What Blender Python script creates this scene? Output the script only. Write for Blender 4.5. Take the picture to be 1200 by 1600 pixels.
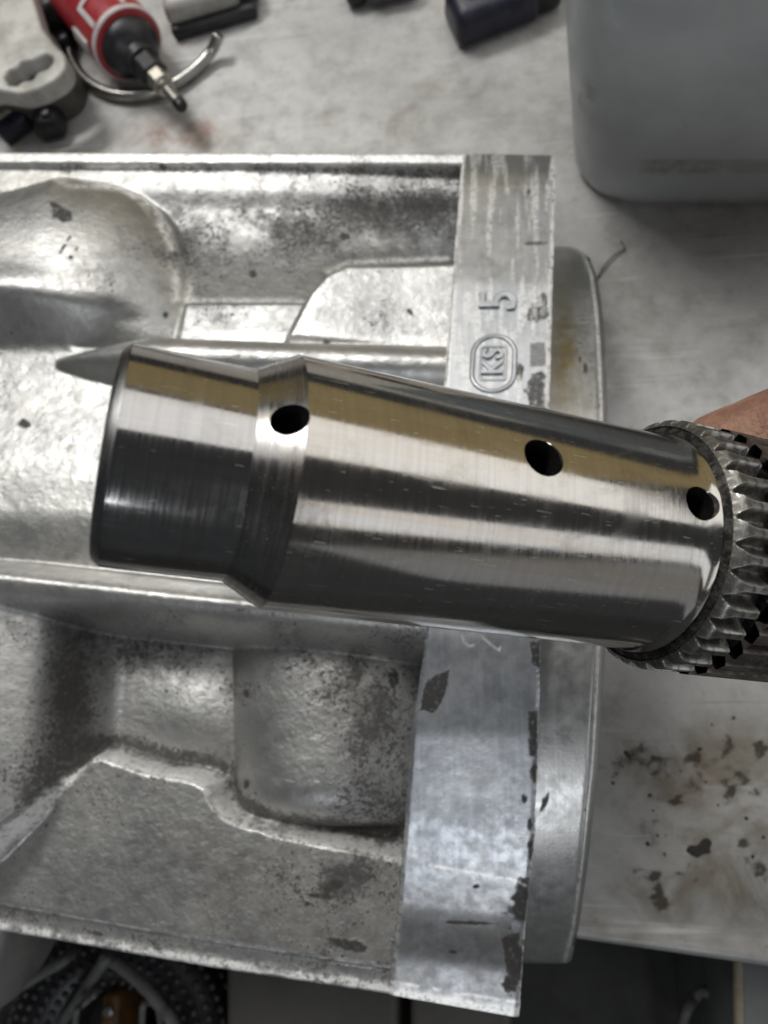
import bpy, bmesh, math, random
import numpy as np
from mathutils import Vector, Matrix
random.seed(7); rng = np.random.default_rng(11)
for o in list(bpy.data.objects): bpy.data.objects.remove(o)
scn = bpy.context.scene; COL = scn.collection

# ------------------------------------------------------------------ camera
F = 1150.0                                   # focal length in photo pixels (photo 1200 x 1600)
CAMZ = 0.32                                  # camera height above the bench top (m)
dn = np.array([180/F, -290/F, -1.0]); dn /= np.linalg.norm(dn)      # straight down, seen from the camera
Zc = -dn; Xc = np.array([1.0, 0, 0]); Xc -= Xc.dot(Zc)*Zc; Xc /= np.linalg.norm(Xc); Yc = np.cross(Zc, Xc)
RW = np.stack([Xc, Yc, Zc])                  # camera axes -> world axes
CPOS = np.array([0, 0, CAMZ])
cam = bpy.data.cameras.new('camera'); cam.sensor_fit = 'HORIZONTAL'; cam.sensor_width = 36
cam.lens = F/1200*36; cam.clip_start = 0.005; cam.clip_end = 50
cam_o = bpy.data.objects.new('camera', cam); COL.objects.link(cam_o)
M = Matrix.Identity(4)
for i in range(3):
    for j in range(3): M[i][j] = RW[i, j]
    M[i][3] = CPOS[i]
cam_o.matrix_world = M; scn.camera = cam_o
cam.dof.use_dof = True; cam.dof.focus_distance = 0.150; cam.dof.aperture_fstop = 24; cam.dof.aperture_blades = 0

# ------------------------------------------------------------------ light: workshop lamps overhead and added fills
w = bpy.data.worlds.new('World'); scn.world = w; w.use_nodes = True
w.node_tree.nodes['Background'].inputs[0].default_value = (0.9, 0.95, 1.0, 1)
w.node_tree.nodes['Background'].inputs[1].default_value = 0.05
def lamp(name, loc, target, sx, sy, radiance, col):
    l = bpy.data.lights.new(name, 'AREA'); l.shape = 'RECTANGLE'; l.size = sx; l.size_y = sy
    l.energy = radiance*math.pi*sx*sy; l.color = col
    o = bpy.data.objects.new(name, l); COL.objects.link(o); o.location = loc
    o.rotation_euler = (Vector(target)-Vector(loc)).to_track_quat('-Z', 'Y').to_euler()
    return o
lamp('work_lamp', (-1.15, 1.55, 2.5), (0, 0, 0.08), 1.1, 0.45, 25.0, (1, 0.985, 0.95))
lamp('ceiling_panel_lamp', (1.45, 0.98, 1.45), (1.45, 0.93, 0), 4.4, 1.45, 1.35, (1, 0.99, 0.97))
lamp('ceiling_tube_lamp', (2.45, -1.30, 1.40), (2.45, -1.25, 0), 3.0, 0.95, 1.15, (0.93, 0.96, 1.0))
lamp('warm_wall_bounce', (0.9, 2.3, 0.85), (0.3, 0, 0.25), 4.2, 1.4, 0.27, (1, 0.75, 0.30))  # added warm panel standing in for bounce off an unseen yellowish wall
lamp('front_fill', (-0.15, -2.5, 1.85), (0, 0, 0.08), 1.0, 0.7, 5.6, (0.92, 0.95, 1.0))  # added fill that brightens the lower flange and the pocket
lamp('room_bounce_fill', (2.45, -2.3, 0.55), (0.6, 0, 0.2), 3.4, 1.3, 0.24, (0.95, 0.97, 1.0))  # added fill in place of the unseen lit room, greys the shaft underside
vs = scn.view_settings; vs.view_transform = 'Standard'; vs.look = 'None'; vs.exposure = 0.0; vs.gamma = 1.0
scn.render.engine = 'CYCLES'; scn.cycles.max_bounces = 6

# ------------------------------------------------------------------ pixel <-> place
def P(px, py, z):
    """point at height z that the photo shows at pixel px, py"""
    px = np.asarray(px, float); py = np.asarray(py, float); z = np.asarray(z, float)
    d = np.stack(np.broadcast_arrays((px-600)/F, -(py-800)/F, -np.ones_like(px)), -1) @ RW.T
    t = (z-CAMZ)/d[..., 2]
    return CPOS + d*t[..., None]
def PJ(X):
    q = (np.asarray(X)-CPOS) @ RW
    return 600+F*q[..., 0]/-q[..., 2], 800-F*q[..., 1]/-q[..., 2]
def PV(px, py, z): return Vector(P(px, py, z))

# ------------------------------------------------------------------ numpy helpers
def ss(x, a, b):
    t = np.clip((x-a)/(b-a), 0, 1); return t*t*(3-2*t)
def vnoise(x, y, seed=0):
    r = np.random.default_rng(seed).random((256, 256))
    xi = np.floor(x).astype(int); yi = np.floor(y).astype(int); fx = x-xi; fy = y-yi
    fx = fx*fx*(3-2*fx); fy = fy*fy*(3-2*fy); a = xi & 255; b = yi & 255; c = (a+1) & 255; d = (b+1) & 255
    return (r[a, b]*(1-fx)+r[c, b]*fx)*(1-fy)+(r[a, d]*(1-fx)+r[c, d]*fx)*fy
def fbm(x, y, seed=0, n=4):
    s = 0; a = .5
    for k in range(n): s = s+a*vnoise(x*2**k+17.3*k, y*2**k+5.1*k, seed+k); a *= .5
    return s/(1-.5**n)
def seg_d(X, Y, pts):
    best = np.full(X.shape, 1e9)
    for (x0, y0), (x1, y1) in zip(pts[:-1], pts[1:]):
        dx, dy = x1-x0, y1-y0; t = np.clip(((X-x0)*dx+(Y-y0)*dy)/(dx*dx+dy*dy+1e-12), 0, 1)
        best = np.minimum(best, np.hypot(X-x0-t*dx, Y-y0-t*dy))
    return best
def poly_sd(X, Y, pts):
    d = seg_d(X, Y, list(pts)+[pts[0]]); ins = np.zeros(X.shape, bool); n = len(pts)
    for i in range(n):
        x0, y0 = pts[i]; x1, y1 = pts[(i+1) % n]
        c = (y0 > Y) != (y1 > Y)
        ins ^= c & (X < (x1-x0)*(Y-y0)/(y1-y0+1e-12)+x0)
    return np.where(ins, d, -d)
def smax(a, b, k=.0016):
    h = np.clip(.5+.5*(a-b)/k, 0, 1); return b*(1-h)+a*h+k*h*(1-h)
def blur(H, n):
    for _ in range(n):
        A = np.pad(H, 1, mode='edge'); H = (A[:-2, 1:-1]+2*A[1:-1, 1:-1]+A[2:, 1:-1])/4
        A = np.pad(H, 1, mode='edge'); H = (A[1:-1, :-2]+2*A[1:-1, 1:-1]+A[1:-1, 2:])/4
    return H
def spots(X, Y, lst, seed=3):
    """irregular dark patches: px, py, rx, ry, angle"""
    g = np.zeros(X.shape)
    wob = (fbm(X/9, Y/9, seed)-.5)*1.1
    for (cx, cy, rx, ry, an) in lst:
        c, s = math.cos(math.radians(an)), math.sin(math.radians(an))
        u = ((X-cx)*c+(Y-cy)*s)/rx; v = (-(X-cx)*s+(Y-cy)*c)/ry
        g = np.maximum(g, 1-ss(np.hypot(u, v)+wob, .75, 1.1))
    return g

# ------------------------------------------------------------------ object helpers
def tag(o, label=None, cat=None, group=None, kind=None):
    for k, v in (('label', label), ('category', cat), ('group', group), ('kind', kind)):
        if v: o[k] = v
    return o
def thing(name, loc, label, cat, group=None, mat=None):
    o = bpy.data.objects.new(name, None); COL.objects.link(o); o.empty_display_size = .01
    if mat is not None: o.matrix_world = mat
    else: o.location = loc
    return tag(o, label, cat, group)
def link(name, me, mat, parent=None, smooth=True, sharp=None):
    if mat and not me.materials: me.materials.append(mat)
    if smooth: me.polygons.foreach_set('use_smooth', np.ones(len(me.polygons), bool))
    if sharp: me.set_sharp_from_angle(angle=math.radians(sharp))
    o = bpy.data.objects.new(name, me); COL.objects.link(o)
    if parent: o.parent = parent
    return o
def grid_mesh(name, V, attrs=None, skirt=None, wrap=False, flip=False):
    """V: (n, m, 3) grid of points; skirt: function that maps the border points down"""
    n, m = V.shape[:2]; verts = V.reshape(-1, 3); idx = np.arange(n*m).reshape(n, m)
    if wrap:
        nxt = np.roll(idx, -1, 1)
        q = np.stack([idx[:-1], nxt[:-1], nxt[1:], idx[1:]], -1).reshape(-1, 4)
    else:
        q = np.stack([idx[:-1, :-1], idx[:-1, 1:], idx[1:, 1:], idx[1:, :-1]], -1).reshape(-1, 4)
    if skirt is not None:
        loop = np.concatenate([idx[0, :-1], idx[:-1, -1], idx[-1, :0:-1], idx[:0:-1, 0]])
        sv = skirt(verts[loop]); k = len(verts); verts = np.concatenate([verts, sv]); j = k+np.arange(len(loop))
        q = np.concatenate([q, np.stack([loop, j, np.roll(j, -1), np.roll(loop, -1)], -1)])
    if flip: q = q[:, ::-1]
    me = bpy.data.meshes.new(name); me.vertices.add(len(verts)); me.vertices.foreach_set('co', verts.astype(np.float32).ravel())
    me.loops.add(q.size); me.loops.foreach_set('vertex_index', q.astype(np.int32).ravel())
    me.polygons.add(len(q)); me.polygons.foreach_set('loop_start', np.arange(0, q.size, 4, dtype=np.int32))
    me.polygons.foreach_set('loop_total', np.full(len(q), 4, np.int32)) if False else None
    me.update(calc_edges=True); me.validate()
    for k, a in (attrs or {}).items():
        at = me.attributes.new(k, 'FLOAT', 'POINT'); arr = np.zeros(len(me.vertices), np.float32); arr[:n*m] = a.ravel()
        at.data.foreach_set('value', arr)
    return me
def bm_mesh(name, bm):
    bmesh.ops.recalc_face_normals(bm, faces=bm.faces); me = bpy.data.meshes.new(name); bm.to_mesh(me); bm.free(); return me
def lathe(name, prof, seg=64, jitter=0, seed=0):
    """closed profile list of (x, r) turned round the local X axis"""
    n = len(prof); th = np.linspace(0, 2*math.pi, seg, endpoint=False)
    V = np.zeros((n, seg, 3)); pr = np.array(prof, float)
    rr = pr[:, 1:2]+np.zeros((n, seg))
    if jitter: rr = rr+jitter*(fbm(pr[:, 0:1]*1500+rr*0, np.cos(th)[None]*9+9+rr*0, seed)+fbm(pr[:, 0:1]*1500+rr*0, np.sin(th)[None]*9+9+rr*0, seed+4)-1)
    V[..., 0] = pr[:, 0:1]; V[..., 1] = rr*np.cos(th); V[..., 2] = rr*np.sin(th)
    return grid_mesh(name, V, wrap=True)
def capped_lathe(name, prof, seg=64, **k):
    return lathe(name, [(prof[0][0], 1e-5)]+list(prof)+[(prof[-1][0], 1e-5)], seg, **k)
def prism(name, outer, z0, z1, hole=None, bev=0.0, seg=2):
    """outline (world xy list) extruded from z0 to z1, optional hole, bevelled upper edge"""
    bm = bmesh.new(); es = []
    for loop in ([outer]+([hole] if hole else [])):
        vs_ = [bm.verts.new((p[0], p[1], z1)) for p in loop]
        es += [bm.edges.new((vs_[i], vs_[(i+1) % len(vs_)])) for i in range(len(vs_))]
    r = bmesh.ops.triangle_fill(bm, edges=es, use_beauty=True)
    fs = [g for g in bm.faces]
    ex = bmesh.ops.extrude_face_region(bm, geom=fs)
    nv = [g for g in ex['geom'] if isinstance(g, bmesh.types.BMVert)]
    for v in nv: v.co.z = z0
    bmesh.ops.recalc_face_normals(bm, faces=bm.faces)
    if bev:
        be = [e for e in bm.edges if all(abs(v.co.z-z1) < 1e-7 for v in e.verts) and len(e.link_faces) == 2 and e.calc_face_angle(0) > .9]
        bmesh.ops.bevel(bm, geom=be, offset=bev, segments=seg, profile=.5, affect='EDGES')
    return bm_mesh(name, bm)
def rbox(name, sx, sy, sz, bev, seg=3, taper=1.0):
    bm = bmesh.new(); bmesh.ops.create_cube(bm, size=1)
    for v in bm.verts:
        k = taper if v.co.z > 0 else 1
        v.co = Vector((v.co.x*sx*k, v.co.y*sy*k, (v.co.z+.5)*sz))
    bmesh.ops.bevel(bm, geom=list(bm.edges), offset=bev, segments=seg, profile=.5, affect='EDGES')
    return bm_mesh(name, bm)
def tube(name, pts, r, seg=10, cyc=False, taper=None):
    """smooth tube along points"""
    pts = [Vector(p) for p in pts]
    fine = []
    n = len(pts)
    for i in range(n-1):
        p0 = pts[max(i-1, 0)]; p1 = pts[i]; p2 = pts[i+1]; p3 = pts[min(i+2, n-1)]
        for k in range(8):
            t = k/8; fine.append(.5*((2*p1)+(p2-p0)*t+(2*p0-5*p1+4*p2-p3)*t*t+(3*p1-p0-3*p2+p3)*t**3))
    fine.append(pts[-1]); V = np.zeros((len(fine)+2, seg, 3)); up = Vector((0.13, 0.21, 1)).normalized()
    for i, p in enumerate(fine):
        t = (fine[min(i+1, len(fine)-1)]-fine[max(i-1, 0)]).normalized(); a = t.cross(up).normalized(); b = a.cross(t)
        rr = r*(taper(i/(len(fine)-1)) if taper else 1)
        for k in range(seg):
            q = 2*math.pi*k/seg; V[i+1, k] = p+rr*(math.cos(q)*a+math.sin(q)*b)
    V[0] = np.array(fine[0]); V[-1] = np.array(fine[-1])
    return grid_mesh(name, V, wrap=True)
def wxy(lst, z): return [tuple(P(x, y, z)[:2]) for x, y in lst]
def rpoly(pts, rad, n=6):
    """round the corners of a 2-D polygon"""
    out = []
    m = len(pts)
    for i in range(m):
        p = Vector(pts[i]); a = Vector(pts[i-1])-p; b = Vector(pts[(i+1) % m])-p
        r = min(rad, a.length*.45, b.length*.45); q0 = p+a.normalized()*r; q1 = p+b.normalized()*r
        for k in range(n+1):
            t = k/n; out.append(tuple((1-t)**2*q0+2*t*(1-t)*p+t*t*q1))
    return out

# ------------------------------------------------------------------ materials
def mat(name, col=(.5, .5, .5), rough=.5, metal=0.0, **k):
    m = bpy.data.materials.new(name); m.use_nodes = True; nt = m.node_tree; b = nt.nodes['Principled BSDF']
    b.inputs['Base Color'].default_value = (*col, 1); b.inputs['Roughness'].default_value = rough; b.inputs['Metallic'].default_value = metal
    for kk, v in k.items(): b.inputs[kk].default_value = v
    return m, nt, b
class NB:
    def __init__(s, nt): s.nt = nt; s.L = nt.links
    def n(s, t, **k):
        x = s.nt.nodes.new(t)
        for a, v in k.items(): setattr(x, a, v)
        return x
    def put(s, sock, v):
        if hasattr(v, 'is_output') or isinstance(v, bpy.types.NodeSocket): s.L.new(v, sock)
        else: sock.default_value = v
    def math(s, op, a, b=0.0, clamp=False):
        x = s.n('ShaderNodeMath', operation=op, use_clamp=clamp); s.put(x.inputs[0], a); s.put(x.inputs[1], b); return x.outputs[0]
    def ramp(s, v, a, b, lo=0.0, hi=1.0):
        x = s.n('ShaderNodeMapRange'); x.interpolation_type = 'SMOOTHSTEP'; s.put(x.inputs[0], v); x.inputs[1].default_value = a; x.inputs[2].default_value = b
        x.inputs[3].default_value = lo; x.inputs[4].default_value = hi; return x.outputs[0]
    def mix(s, f, a, b):
        x = s.n('ShaderNodeMix', data_type='RGBA'); s.put(x.inputs[0], f)
        s.put(x.inputs[6], a if not isinstance(a, tuple) else (*a, 1)); s.put(x.inputs[7], b if not isinstance(b, tuple) else (*b, 1)); return x.outputs[2]
    def mixf(s, f, a, b):
        x = s.n('ShaderNodeMix', data_type='FLOAT'); s.put(x.inputs[0], f); s.put(x.inputs[2], a); s.put(x.inputs[3], b); return x.outputs[0]
    def coord(s, scale=(1, 1, 1), rot=(0, 0, 0), loc=(0, 0, 0)):
        c = s.n('ShaderNodeTexCoord'); m = s.n('ShaderNodeMapping'); s.L.new(c.outputs['Object'], m.inputs[0])
        m.inputs['Scale'].default_value = scale; m.inputs['Rotation'].default_value = rot; m.inputs['Location'].default_value = loc; return m.outputs[0]
    def noise(s, vec, scale=1, detail=4, rough=.6, dist=0):
        x = s.n('ShaderNodeTexNoise'); s.L.new(vec, x.inputs['Vector']); x.inputs['Scale'].default_value = scale; x.inputs['Detail'].default_value = detail
        x.inputs['Roughness'].default_value = rough; x.inputs['Distortion'].default_value = dist; return x.outputs[0]
    def attr(s, name):
        x = s.n('ShaderNodeAttribute', attribute_name=name); return x.outputs['Fac']
    def bump(s, h, strength, dist, prev=None):
        x = s.n('ShaderNodeBump'); x.inputs['Strength'].default_value = strength; x.inputs['Distance'].default_value = dist; s.L.new(h, x.inputs['Height'])
        if prev is not None: s.L.new(prev, x.inputs['Normal'])
        return x.outputs[0]

def cast_mat(name, c0, c1, rough0, grain, streak=None, metal=.7, grime_col=(.020, .017, .014), stain_sheen_col=(.17, .145, .105), smk=.35, bmp=.35):
    m, nt, b = mat(name); k = NB(nt); v = k.coord()
    big = k.noise(v, 38, 5, .6); mid = k.noise(v, 190, 6, .68); fine = k.noise(v, grain, 4, .7)
    col = k.mix(k.ramp(big, .32, .68), c0, c1)
    col = k.mix(k.ramp(mid, .42, .78, 0, smk), col, tuple(x*.5 for x in c0))
    if streak:
        st = k.noise(k.coord(scale=streak), 1, 5, .6); col = k.mix(k.ramp(st, .38, .72, 0, .28), col, tuple(min(1, x*1.35) for x in c1))
    g = k.attr('grime'); we = k.attr('wear_hilite'); sn = k.attr('stain_sheen'); bl = k.attr('black'); du = k.attr('dull_shade')
    col = k.mix(k.math('MULTIPLY', du, k.ramp(k.noise(v, 75, 6, .65), .2, .6, .55, 1.0), True), col, (.115, .12, .125))  # darker tone, also carries painted shade
    stf = k.math('MULTIPLY', sn, k.ramp(k.noise(v, 130, 6, .7), .3, .62))
    col = k.mix(k.math('MULTIPLY', stf, .8, True), col, stain_sheen_col)
    dots = k.math('MAXIMUM', k.ramp(k.math('ADD', k.noise(v, 640, 3, .6, .4), k.math('MULTIPLY', g, .50)), .775, .925, 0, .85), k.ramp(k.math('ADD', k.noise(v, 1150, 2, .6), k.math('MULTIPLY', g, .42)), .80, .92, 0, .85))
    sm1 = k.ramp(k.math('ADD', k.noise(v, 150, 9, .7, .6), k.math('MULTIPLY', g, .55)), .68, 1.12, 0, .80)
    sm2 = k.ramp(k.math('ADD', k.noise(v, 420, 5, .7, .2), k.math('MULTIPLY', g, .55)), .74, 1.12, 0, .80)
    gf = k.math('MAXIMUM', dots, k.math('MAXIMUM', sm1, sm2))
    gf = k.math('MAXIMUM', gf, k.math('MULTIPLY', bl, k.ramp(k.noise(v, 600, 4, .7), .25, .5, .55, .95)))
    wf = k.math('MULTIPLY', we, k.ramp(k.noise(v, 520, 5, .75), .32, .58), True)
    col = k.mix(wf, col, (.93, .92, .89)); gfin = k.math('MULTIPLY', gf, k.math('SUBTRACT', 1, k.math('MULTIPLY', wf, .8)), True)
    col = k.mix(gfin, col, grime_col); k.L.new(col, b.inputs['Base Color'])
    r = k.mixf(k.ramp(mid, .3, .7), rough0-.05, rough0+.1); r = k.mixf(wf, r, .30); r = k.mixf(gfin, r, .6); k.L.new(r, b.inputs['Roughness'])
    k.L.new(k.mixf(gfin, k.mixf(wf, metal, .15), .0), b.inputs['Metallic'])
    hgt = k.math('ADD', k.math('ADD', fine, k.math('MULTIPLY', mid, .6 if not streak else .0)), k.math('MULTIPLY', gfin, .8 if not streak else .3)); k.L.new(k.bump(hgt, bmp, .0003), b.inputs['Normal'])
    return m
M_cast = cast_mat('cast_aluminium', (.44, .44, .435), (.60, .595, .57), .37, 1300, metal=.84)
M_flange = cast_mat('machined_flange_aluminium', (.38, .40, .43), (.52, .535, .55), .36, 1000, streak=(700, 60, 60), metal=.8, smk=.16, bmp=.10)
M_ring = cast_mat('turned_pilot_aluminium', (.46, .46, .455), (.60, .60, .58), .33, 900, streak=(2200, 24, 24), metal=.9, smk=.15, bmp=.15, stain_sheen_col=(.42, .33, .14))  # yellow-brown colour paints a warm reflection on the ring

def steel_mat(name, col, rough, brush, aniso, scratch=1.0, oxide=0.0):
    m, nt, b = mat(name, col, rough, 1.0); k = NB(nt)
    ring = k.noise(k.coord(scale=(2700, 70, 70)), 1, 4, .65)          # turned marks round the axis
    ring2 = k.noise(k.coord(scale=(900, 8, 8)), 1, 4, .6)
    lng = k.noise(k.coord(scale=(14, 900, 900)), 1, 4, .65)            # rub marks along the axis
    blot = k.noise(k.coord(), 130, 5, .65)
    c = k.mix(k.ramp(ring2, .35, .7, 0, .35), col, tuple(x*.7 for x in col))
    c = k.mix(k.ramp(blot, .5, .75, 0, .35+oxide), c, (col[0]*.52, col[1]*.46, col[2]*.36))
    c = k.mix(k.ramp(lng, .58, .8, 0, .35), c, tuple(x*.62 for x in col))
    stk = k.noise(k.coord(scale=(3, 170, 170)), 1, 4, .6); c = k.mix(k.ramp(stk, .46, .70, 0, .55), c, (col[0]*.80, col[1]*.66, col[2]*.50)); c = k.mix(k.ramp(stk, .45, .28, 0, .4), c, (col[0]*.62, col[1]*.64, col[2]*.70))  # brown and blue streaks in the colour stand in for room reflections
    scr = None
    for ang, sc, th in ((.7, 1.0, .725), (-.5, .8, .735), (1.1, 1.3, .74)):
        s_ = k.noise(k.coord(scale=(170*sc, 5200*sc, 5200*sc), rot=(0, ang*.6, ang)), 1, 2, .5)
        s_ = k.ramp(s_, th, th+.03); scr = s_ if scr is None else k.math('MAXIMUM', scr, s_)
    c = k.mix(k.math('MULTIPLY', scr, .7*scratch), c, (.95, .95, .93)); k.L.new(c, b.inputs['Base Color'])
    r = k.mixf(k.ramp(ring, .32, .66), rough*.7, rough*1.35); film = k.ramp(k.noise(k.coord(scale=(60, 110, 110)), 1, 6, .7, 1.2), .50, .68, 0, .45); r = k.mixf(film, r, .34); r = k.mixf(scr, r, .5); r = k.mixf(k.ramp(blot, .45, .75, 0, .5), r, rough*1.7); k.L.new(r, b.inputs['Roughness'])
    b.inputs['Anisotropic'].default_value = aniso; b.inputs['Anisotropic Rotation'].default_value = .25
    tg = k.n('ShaderNodeTangent', direction_type='RADIAL', axis='X'); k.L.new(tg.outputs[0], b.inputs['Tangent'])
    h = k.math('ADD', k.math('MULTIPLY', ring, 1.0), k.math('MULTIPLY', ring2, .7)); k.L.new(k.bump(h, brush, .00005), b.inputs['Normal'])
    return m
M_journal = steel_mat('polished_journal_steel', (.47, .46, .45), .12, .07, .2, 1.0)
M_barrel = steel_mat('turned_barrel_steel', (.53, .51, .48), .115, .13, .2, 1.0)
M_should = steel_mat('turned_shoulder_steel', (.36, .35, .34), .20, .5, .2, .6)
M_rim = steel_mat('worn_rim_steel', (.26, .26, .26), .34, .5, .2, 1.0, .3)
def dark_steel(name, c0, c1, rough, metal=.85, bs=.7):
    m, nt, b = mat(name, c0, rough, metal); k = NB(nt); v = k.coord()
    n1 = k.noise(v, 520, 6, .72, .3); n2 = k.noise(v, 1700, 4, .7); wr = k.math('MULTIPLY', k.attr('wear_hilite'), k.ramp(n1, .35, .5), True)
    col = k.mix(k.ramp(n1, .4, .66), c0, c1); col = k.mix(k.ramp(n2, .66, .78, 0, .6), col, (.5, .49, .46)); col = k.mix(wr, col, (.80, .79, .75)); k.L.new(col, b.inputs['Base Color'])
    k.L.new(k.mixf(k.ramp(n1, .4, .66), rough+.15, rough-.05), b.inputs['Roughness'])
    k.L.new(k.bump(k.math('ADD', n1, k.math('MULTIPLY', n2, .5)), bs, .0003), b.inputs['Normal']); return m
M_collar = dark_steel('greasy_dark_collar_steel', (.014, .013, .012), (.10, .096, .088), .45, .75, .5)
M_tooth = dark_steel('worn_tooth_steel', (.13, .125, .115), (.37, .36, .335), .34, .95, .35)
M_oily_shade = dark_steel('oily_shade_bore', (.006, .006, .006), (.012, .011, .010), .7, .0, .1)  # oily walls, blackened further to paint the shade inside the holes
M_oily_shade.node_tree.nodes['Principled BSDF'].inputs['Specular IOR Level'].default_value = .1
M_spline = dark_steel('brown_spline_steel', (.11, .095, .085), (.25, .215, .19), .4, .9, .4)
def rough_mat(name, c0, c1, rough, sc=120, bs=.3, bd=.0005, metal=0.0, spec=.5, th=(.35, .68)):
    m, nt, b = mat(name, c0, rough, metal); k = NB(nt); v = k.coord(); n1 = k.noise(v, sc, 6, .65); n2 = k.noise(v, sc*8, 3, .6)
    k.L.new(k.mix(k.ramp(n1, *th), c0, c1), b.inputs['Base Color']); k.L.new(k.bump(n2, bs, bd), b.inputs['Normal'])
    k.L.new(k.mixf(n1, rough-.08, rough+.1), b.inputs['Roughness']); b.inputs['Specular IOR Level'].default_value = spec; return m
M_black = rough_mat('black_plastic', (.010, .010, .012), (.024, .024, .028), .38)
M_navy = rough_mat('navy_plastic', (.014, .015, .030), (.032, .033, .055), .40)
M_red = rough_mat('red_paint', (.30, .018, .025), (.36, .03, .035), .32, bs=.1)
M_white = rough_mat('worn_white_print', (.62, .60, .58), (.50, .42, .42), .5)
M_chrome = rough_mat('dull_tool_steel', (.50, .50, .47), (.36, .35, .33), .28, metal=1.0, bs=.15)
M_brass = rough_mat('pale_collet_steel', (.66, .62, .52), (.45, .42, .36), .3, metal=.9)
M_bracket = rough_mat('pale_bracket_aluminium', (.52, .51, .48), (.34, .33, .30), .55, sc=70, metal=.3)
M_bucket = rough_mat('grey_jug_plastic', (.37, .395, .41), (.31, .335, .345), .42, sc=25, bs=.15)
M_skin = rough_mat('skin', (.40, .22, .145), (.24, .115, .08), .5, sc=130, bs=.8, bd=.0007)
M_skin.node_tree.nodes['Principled BSDF'].inputs['Subsurface Weight'].default_value = .12
M_skin.node_tree.nodes['Principled BSDF'].inputs['Subsurface Radius'].default_value = (.004, .0015, .0008)
M_nail = rough_mat('nail', (.50, .33, .27), (.44, .27, .22), .35)
M_wire = rough_mat('grey_wire_sheath', (.15, .15, .145), (.10, .10, .095), .5)
M_orange = rough_mat('orange_plastic', (.13, .06, .015), (.06, .03, .010), .5)
M_drawer = rough_mat('grey_brown_enamel', (.105, .10, .09), (.075, .072, .066), .45, sc=30)
M_shelf = rough_mat('dark_shelf_steel', (.030, .030, .030), (.016, .016, .016), .6, sc=30)
M_beige = rough_mat('beige_edge_trim', (.30, .26, .19), (.22, .19, .14), .5)
M_crumb = rough_mat('black_crumb', (.012, .011, .010), (.03, .024, .018), .6, sc=900)
M_dirtcrumb = rough_mat('brown_crumb', (.07, .045, .03), (.03, .02, .014), .7, sc=900)

# bench top: grey-white painted steel, worn and stained
def bench_mat():
    m, nt, b = mat('stained_grey_bench_paint', (.4, .4, .38), .5); k = NB(nt); v = k.coord()
    a = k.noise(v, 16, 6, .65); c = k.noise(v, 70, 7, .7); d = k.noise(v, 330, 6, .72)
    e = k.noise(v, 34, 8, .72, .6)
    col = k.mix(k.ramp(a, .35, .65), (.53, .525, .51), (.42, .415, .405)); col = k.mix(k.ramp(c, .42, .72, 0, .6), col, (.29, .285, .27))
    col = k.mix(k.ramp(e, .50, .74, 0, .65), col, (.24, .225, .20))
    col = k.mix(k.ramp(d, .58, .74, 0, .55), col, (.13, .115, .095))
    for sc_, ro_, cc_, th_ in (((9, 260, 1), 1.35, (.72, .72, .70), .62), ((14, 420, 1), .35, (.20, .195, .18), .64), ((11, 330, 1), -.5, (.68, .68, .66), .65)):
        col = k.mix(k.ramp(k.noise(k.coord(scale=sc_, rot=(0, 0, ro_)), 1, 4, .6), th_-.02, th_+.10, 0, .7), col, cc_)
    s = k.attr('stain_sheen'); g = k.attr('grime'); o = k.attr('rust')
    col = k.mix(k.math('MULTIPLY', s, k.ramp(e, .34, .62, .12, .92)), col, (.20, .175, .135))
    gf = k.math('MAXIMUM', k.ramp(k.math('ADD', d, g), .94, 1.16, 0, .9), k.ramp(k.math('ADD', c, k.math('MULTIPLY', g, .75)), .80, 1.12, 0, .85)); col = k.mix(gf, col, (.050, .040, .029))
    col = k.mix(k.math('MULTIPLY', o, k.ramp(c, .3, .65, 0, .8)), col, (.26, .13, .085))
    k.L.new(col, b.inputs['Base Color']); k.L.new(k.ramp(c, .3, .7, .34, .56), b.inputs['Roughness']); b.inputs['Metallic'].default_value = .15
    k.L.new(k.bump(k.math('ADD', d, c), .3, .0004), b.inputs['Normal']); return m
M_bench = bench_mat()

# ------------------------------------------------------------------ bench (structure)
eA = P(870, 1468, 0)[:2]; eB = P(1200, 1516, 0)[:2]; ed = (eB-eA)/np.linalg.norm(eB-eA); en = np.array([-ed[1], ed[0]])   # front edge, pointing away
nu, nv = 340, 300
U = np.linspace(-.42, .34, nu)[None, :]; T = np.concatenate([np.linspace(0, .46, nv-12), .46+np.linspace(.02, .6, 12)])[:, None]
BX = eA[0]+U*ed[0]+T*en[0]; BY = eA[1]+U*ed[1]+T*en[1]
roll = .0028*np.exp(-((T-.0045)/.0035)**2)+0*U; drop = -.006*(1-ss(T, 0, .0035))+0*U
BZ = (roll+drop)*1.0
BZ = BZ-BZ[nv//2, 0]
bx, by = PJ(np.stack([BX, BY, BZ], -1))
bmask = ss(bx, 930, 1010)*ss(by, 1090, 1170)*ss(by, 1460, 1400); bl1 = fbm(bx/58+3, by/46, 151, 5); bl2 = fbm(bx/27, by/22+7, 157, 5)
stain_sheen = 1.0*bmask*(.35+.65*ss(bl1, .36, .62))+.55*ss(by, 1400, 1470)*(bx > 800)*(by < 1480)*ss(bl1, .3, .6)+.30*np.exp(-(((bx-960)/70)**2+((by-480)/120)**2))+.35*ss(bl1, .52, .7)*(by < 700)
grim = .56*bmask*ss(bl2, .36, .66)*(.55+.45*ss(bl1, .40, .6))+.18*ss(bl2, .60, .75)
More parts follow.
